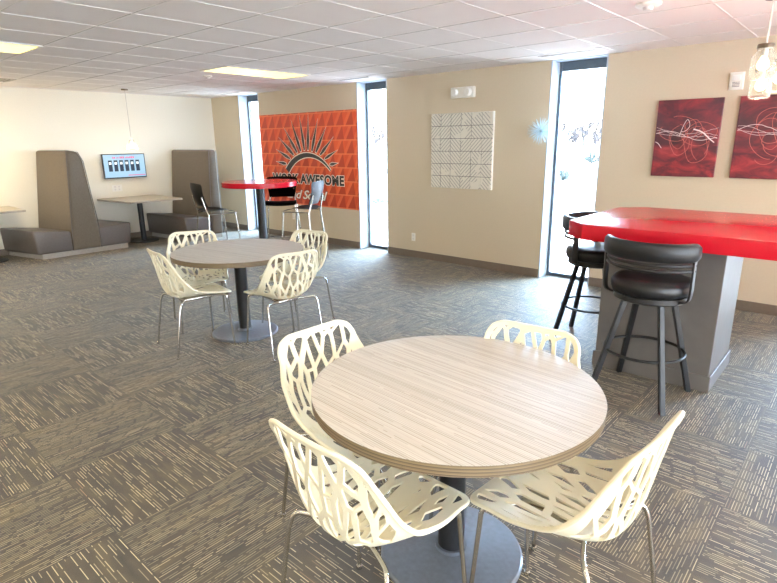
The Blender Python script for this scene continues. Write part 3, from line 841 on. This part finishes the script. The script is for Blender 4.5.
# ------------------------------------------------------------------ window-wall things
MX0, MX1, MZ0, MZ1 = -8.36, -5.962, .60, 2.095
t = empty('wall_mural', (MX0, YW, MZ0), 'large orange geometric mural with black sun rays and lettering', 'mural')
b = B(); box(b, (0, -.012, 0), (MX1 - MX0, 0, MZ1 - MZ0)); obj('panel', b, M['mural'], t)
def mp(p, d): return (p[0] - MX0, -d, p[1] - MZ0)
tips = [(-7.941, 1.31), (-7.92, 1.511), (-7.831, 1.706), (-7.686, 1.868), (-7.485, 1.974), (-7.265, 2.041), (-7.047, 2.047), (-6.824, 1.973), (-6.637, 1.853), (-6.481, 1.697), (-6.397, 1.503), (-6.394, 1.308)]
CXs, CZs, RS = -7.125, .715, .745
def emblem(grow, d):
    b = B()
    n = 30; out = []; inn = []
    for k in range(n + 1):
        a = R(140 - 100 * k / n); th = .088 * (1 - k / n) ** .8 + .018
        out.append((CXs + (RS + grow) * math.cos(a), CZs + (RS + grow) * math.sin(a))); inn.append((CXs + (RS - th - grow) * math.cos(a), CZs + (RS - th - grow) * math.sin(a)))
    for k in range(n):
        b.faces.new([b.verts.new(mp(p, d)) for p in (out[k], out[k + 1], inn[k + 1], inn[k])])
    for i, tp in enumerate(tips):
        T = Vector(tp); hub = Vector((CXs + (i - 5.5) * .022, 1.22)); D = (hub - T); D.normalize()
        s = T; # walk to the arc
        L = 0
        while (T + D * L - Vector((CXs, CZs))).length > RS + .05 and L < 1.: L += .01
        base = T + D * max(L, .12); n_ = Vector((-D.y, D.x)); w = .046 if i in (0, 11) else .056 * max(.6, min(1, L / .45))
        if grow: base = base + D * grow; T = T - D * grow * 2.2; w += grow * 1.1
        q = [T, T.lerp(base, .72) + n_ * w * .55, base + n_ * w * .28, base - n_ * w * .28, T.lerp(base, .72) - n_ * w * .55]
        b.faces.new([b.verts.new(mp(p, d)) for p in q])
    return b
obj('emblem_outline', emblem(.014, .0135), M['letter_white'], t); obj('emblem', emblem(0, .0145), M['letter_black'], t)
def text_bm(body, width, height, shear=0., offset=0., space=1.):
    cu = bpy.data.curves.new('t', 'FONT'); cu.body = body; cu.size = 1.; cu.shear = shear; cu.offset = offset; cu.space_character = space; cu.resolution_u = 3
    o = bpy.data.objects.new('t', cu); COL.objects.link(o)
    dg = bpy.context.evaluated_depsgraph_get(); me = bpy.data.meshes.new_from_object(o.evaluated_get(dg)); b = B(); b.from_mesh(me)
    bpy.data.objects.remove(o); bpy.data.meshes.remove(me)
    return b
def place_text(b, ref, x0, x1, z0, z1, d):
    for v in b.verts:
        v.co = Vector((x0 + (v.co.x - ref[0]) / (ref[1] - ref[0]) * (x1 - x0) - MX0, -d, z0 + (v.co.y - ref[2]) / (ref[3] - ref[2]) * (z1 - z0) - MZ0))
    return b
def bounds(b): xs = [v.co.x for v in b.verts]; ys = [v.co.y for v in b.verts]; return (min(xs), max(xs), min(ys), max(ys))
b = text_bm('WORK AWESOME', 0, 0, offset=.045, space=1.08); rf = bounds(b)
b2 = text_bm('WORK AWESOME', 0, 0, offset=.09, space=1.08)
obj('lettering_outline', place_text(b2, rf, -8.08, -6.262, .955, 1.115, .0135), M['letter_white'], t)
obj('lettering', place_text(b, rf, -8.08, -6.262, .955, 1.115, .0145), M['letter_black'], t)
b = text_bm('and Social', 0, 0, shear=.35, offset=.02, space=.92); rf = bounds(b)
b2 = text_bm('and Social', 0, 0, shear=.35, offset=.05, space=.92)
obj('script_outline', place_text(b2, rf, -7.70, -6.66, .70, .85, .0135), M['letter_black'], t)
obj('script_lettering', place_text(b, rf, -7.70, -6.66, .70, .85, .0145), M['letter_white'], t)

t = empty('relief_art_panel', (-4.547, YW, 1.02), 'square off-white relief panel of hatched tiles on the tan wall', 'wall art')
b = B(); box(b, (0, -.03, 0), (.94, 0, .945), .003, 1); obj('canvas', b, M['white_plastic'], t)
b = B(); box(b, (.006, -.0315, .006), (.934, -.0298, .939)); obj('backing', b, M['ped'], t)
b = B(); rnd = random.Random(5)
for i in range(6):
    for j in range(6):
        g = .003; dd = .034 + rnd.uniform(0, .008)
        x0 = i * .1565 + g; z0 = j * .1575 + g
        box(b, (x0, -dd, z0), (x0 + .1565 - 2 * g, -.028, z0 + .1575 - 2 * g), .002, 1)
obj('relief_tiles', b, M['relief'], t)
t = empty('emergency_light', (-4.065, YW, 2.205), 'white emergency light unit high above the relief panel', 'emergency light')
b = B(); box(b, (-.1, -.006, -.05), (.1, 0, .05)); obj('mounting_plate', b, M['grid'], t)
b = B(); box(b, (-.175, -.05, -.065), (.175, 0, .065), .012, 3); obj('housing', b, M['white_plastic'], t, 40)
for s in (-1, 1):
    b = B()
    lathe(b, [(0, 0), (.045, 0), (.048, .03), (.036, .05), (0, .05)], n=24)
    bmesh.ops.rotate(b, cent=(0, 0, 0), matrix=Matrix.Rotation(R(90), 3, 'X'), verts=b.verts); bmesh.ops.translate(b, vec=(.1 * s, -.048, 0), verts=b.verts)
    obj('lamp_head', b, M['white'], t, 40)
# starburst
t = empty('starburst_ornament', (-2.945, YW - .11, 1.72), 'pale blue spiky starburst ornament at the left edge of the rightmost window', 'ornament')
b = B(); rnd = random.Random(11); n = 110
for k in range(n):
    z = 1 - 2 * (k + .5) / n; a = k * 2.39996; r = math.sqrt(1 - z * z); d = Vector((r * math.cos(a), r * math.sin(a), z))
    if d.y > .65: continue
    L = .155 * rnd.uniform(.82, 1.0)
    if d.y > 0: L = min(L, .1 / max(d.y, .01))
    tube(b, [d * .02, d * L], .0034, 5, r2=.0018)
obj('spikes', b, M['spike'], t)
b = B(); bmesh.ops.create_icosphere(b, subdivisions=2, radius=.024); obj('core', b, M['base_grey'], t, 60)
b = B(); tube(b, [(0, .015, 0), (0, .11, 0)], .005, 6); obj('pin', b, M['chrome'], t)
# paintings
def painting_obj(x0, x1, z0, z1, mat, label, seed):
    cx, cz = (x0 + x1) / 2, (z0 + z1) / 2
    t = empty('abstract_art_painting', (cx, YW, cz), label, 'painting', 'dark red paintings on the tan wall'); hx, hz = (x1 - x0) / 2, (z1 - z0) / 2
    b = B(); box(b, (-hx, -.035, -hz), (hx, 0, hz), .003, 1); cv = obj('canvas', b, [mat], t)
    rnd = random.Random(seed); d = -.0375
    b = B()
    for k in range(7):
        cxk, czk = rnd.uniform(-.12, .16), rnd.uniform(-.06, .12); rx, rz = rnd.uniform(.06, .17), rnd.uniform(.09, .2); ph = rnd.uniform(0, 6)
        pts = [(cxk + rx * math.cos(ph + a) * (1 + .2 * math.sin(2 * a)), d, czk + rz * math.sin(ph + a)) for a in [i * .16 for i in range(int(rnd.uniform(30, 40)))]]
        pts = [(min(max(p[0], -hx + .01), hx - .01), p[1], p[2]) for p in pts]
        tube(b, pts, .0016, 5)
    obj('salmon_strokes', b, M['stroke_pink'], t)
    b = B()
    for k in range(4):
        z0_ = rnd.uniform(.04, .12); z1_ = rnd.uniform(-.05, .1); am = rnd.uniform(.01, .04)
        n = 26; pts = [(-hx + .012 + (2 * hx - .024) * i / n, d - .001, z0_ + (z1_ - z0_) * i / n + am * math.sin(i * rnd.uniform(.24, .27) + k)) for i in range(n + 1)]
        tube(b, smooth_path(pts, 1), .0013 + .001 * (k == 0), 5)
    if seed == 1:
        tube(b, smooth_path([(-.06, d - .001, .02), (-.03, d - .001, .13), (0, d - .001, .19), (.03, d - .001, .12), (.0, d - .001, .07), (-.05, d - .001, .06)], 2), .0022, 5)
        tube(b, smooth_path([(.06, d - .002, .085), (.14, d - .002, .06), (.2, d - .002, 0.), (.25, d - .002, -.04)], 2), .0075, 6, r2=.004)
        tube(b, smooth_path([(-.27, d - .001, -.03), (-.24, d - .001, -.045), (-.21, d - .001, -.09)], 2), .003, 5)
    obj('white_strokes', b, M['stroke_white'], t)
painting_obj(-1.745, -1.18, 1.255, 1.98, M['paint_a'], 'left one of two dark red abstract paintings with a white tangle', 1)
painting_obj(-1.05, -.485, 1.255, 1.98, M['paint_b'], 'right dark red abstract painting, cut by the photo edge behind the jars', 2)
t = empty('fire_alarm', (-1.108, YW, 2.115), 'white fire alarm strobe on wall above and between the paintings', 'fire alarm')
b = B(); box(b, (-.06, -.005, -.077), (.06, 0, .077), .002, 1); obj('mounting_plate', b, M['white_plastic'], t)
b = B(); box(b, (-.055, -.02, -.072), (.055, -.004, .072), .006, 2); obj('housing', b, M['white_plastic'], t, 40)
b = B(); box(b, (-.035, -.04, .005), (.035, -.02, .05), .008, 2); obj('strobe', b, M['white'], t, 40)
b = B()
for k in range(4): box(b, (-.03, -.022, -.05 + k * .012), (.03, -.0195, -.045 + k * .012))
obj('grille', b, M['ped'], t)

# ------------------------------------------------------------------ jar pendants over the island
def jar(x, y, zlid, label, h=.19, r=.062):
    t = empty('jar_pendant', (x, y, ZC), label, 'pendant light', 'jar pendants over the red counter'); L = zlid - ZC
    b = B(); lathe(b, [(0, 0), (.05, 0), (.046, -.018), (0, -.022)], n=24); obj('canopy', b, M['brass_lid'], t, 40)
    b = B(); tube(b, [(0, 0, -.02), (0, 0, L)], .0035, 6); obj('cord', b, M['cord'], t)
    b = B(); lathe(b, [(0, L + .004), (.04, L + .002), (.043, L - .004), (.043, L - .022), (0, L - .022)], n=28); obj('lid', b, M['brass_lid'], t, 40)
    o = [(.039, L - .022), (.039, L - .034), (r, L - .062), (r, L - h + .012), (r - .012, L - h), (0, L - h)]
    i = [(0, L - h + .005), (r - .014, L - h + .005), (r - .004, L - h + .014), (r - .004, L - .064), (.035, L - .036), (.035, L - .022)]
    b = B(); lathe(b, o + i, n=36); obj('glass_jar', b, M['jar'], t, 50)
    b = B(); lathe(b, [(0, L - .022), (.016, L - .022), (.016, L - .06), (0, L - .06)], n=16); obj('socket', b, M['white_plastic'], t, 40)
    b = B(); lathe(b, [(0, L - .06), (.014, L - .062), (.032, L - .10), (.03, L - .125), (.014, L - .14), (0, L - .142)], n=20); obj('bulb', b, M['bulb'], t, 60)
    ld = bpy.data.lights.new('jar_lamp', 'POINT'); ld.energy = 3; ld.color = (1, .84, .58); ld.shadow_soft_size = .05
    lo = bpy.data.objects.new('jar_lamp', ld); COL.objects.link(lo); lo.location = (0, 0, L - h - .04); lo.parent = t
jar(-.60, 3.92, 2.125, 'lit glass jar pendant, upper front one of the overlapping pair')
jar(-.672, 4.42, 2.05, 'lit glass jar pendant, lower one partly hidden behind the front jar')
jar(-.555, 4.25, 2.075, 'lit glass jar pendant half cut by the right photo edge')

# ------------------------------------------------------------------ world, camera
w = bpy.data.worlds.new('World'); scene.world = w; w.use_nodes = True
bg = w.node_tree.nodes['Background']; bg.inputs[1].default_value = 12.0
tc = w.node_tree.nodes.new('ShaderNodeTexCoord'); sp = w.node_tree.nodes.new('ShaderNodeSeparateXYZ'); rp = w.node_tree.nodes.new('ShaderNodeValToRGB')
w.node_tree.links.new(tc.outputs['Generated'], sp.inputs[0]); w.node_tree.links.new(sp.outputs[2], rp.inputs[0]); w.node_tree.links.new(rp.outputs[0], bg.inputs[0])
rp.color_ramp.elements[0].color = (.80, .90, 1, 1); rp.color_ramp.elements[1].color = (.62, .80, 1, 1); rp.color_ramp.elements[1].position = .8
def sun(name, d, strength, color, angle):
    l = bpy.data.lights.new(name, 'SUN'); l.energy = strength; l.color = color; l.angle = R(angle)
    o = bpy.data.objects.new(name, l); COL.objects.link(o); o.location = (0, 0, 20)
    o.rotation_euler = Vector(d).to_track_quat('-Z', 'Y').to_euler()
sun('low_sun', (-1, .12, -.78), 64., (1, .90, .78), 3.)  # added sun: strikes unseen floor at right, bounce brightens ceiling and walls
sun('window_skylight', (-.12, -1, -.62), 58., (.44, .69, 1.), 70.)  # added broad blue sun, strengthens the sky's light through the windows
cam = bpy.data.cameras.new('Camera'); co = bpy.data.objects.new('Camera', cam); COL.objects.link(co); scene.camera = co
cam.sensor_fit = 'HORIZONTAL'; cam.sensor_width = 36; cam.lens = 543.43 / 777 * 36; cam.clip_start = .05; cam.clip_end = 500
r, u, f = Vector((0.74981145, 0.66155604, -0.01124229)), Vector((-0.16698645, 0.20564999, 0.96427362)), Vector((-0.64023301, 0.72114609, -0.26466961))
mt = Matrix.Identity(4)
for i in range(3): mt[i][0] = r[i]; mt[i][1] = u[i]; mt[i][2] = -f[i]
mt[0][3], mt[1][3], mt[2][3] = 0, 0, 1.6135
co.matrix_world = mt
scene.view_settings.view_transform = 'Standard'; scene.view_settings.look = 'None'; scene.view_settings.exposure = .34; scene.view_settings.gamma = 1.04
scene.cycles.max_bounces = 10; scene.cycles.diffuse_bounces = 6; scene.cycles.transparent_max_bounces = 12
scene.cycles.sample_clamp_indirect = 6.; scene.cycles.use_denoising = True
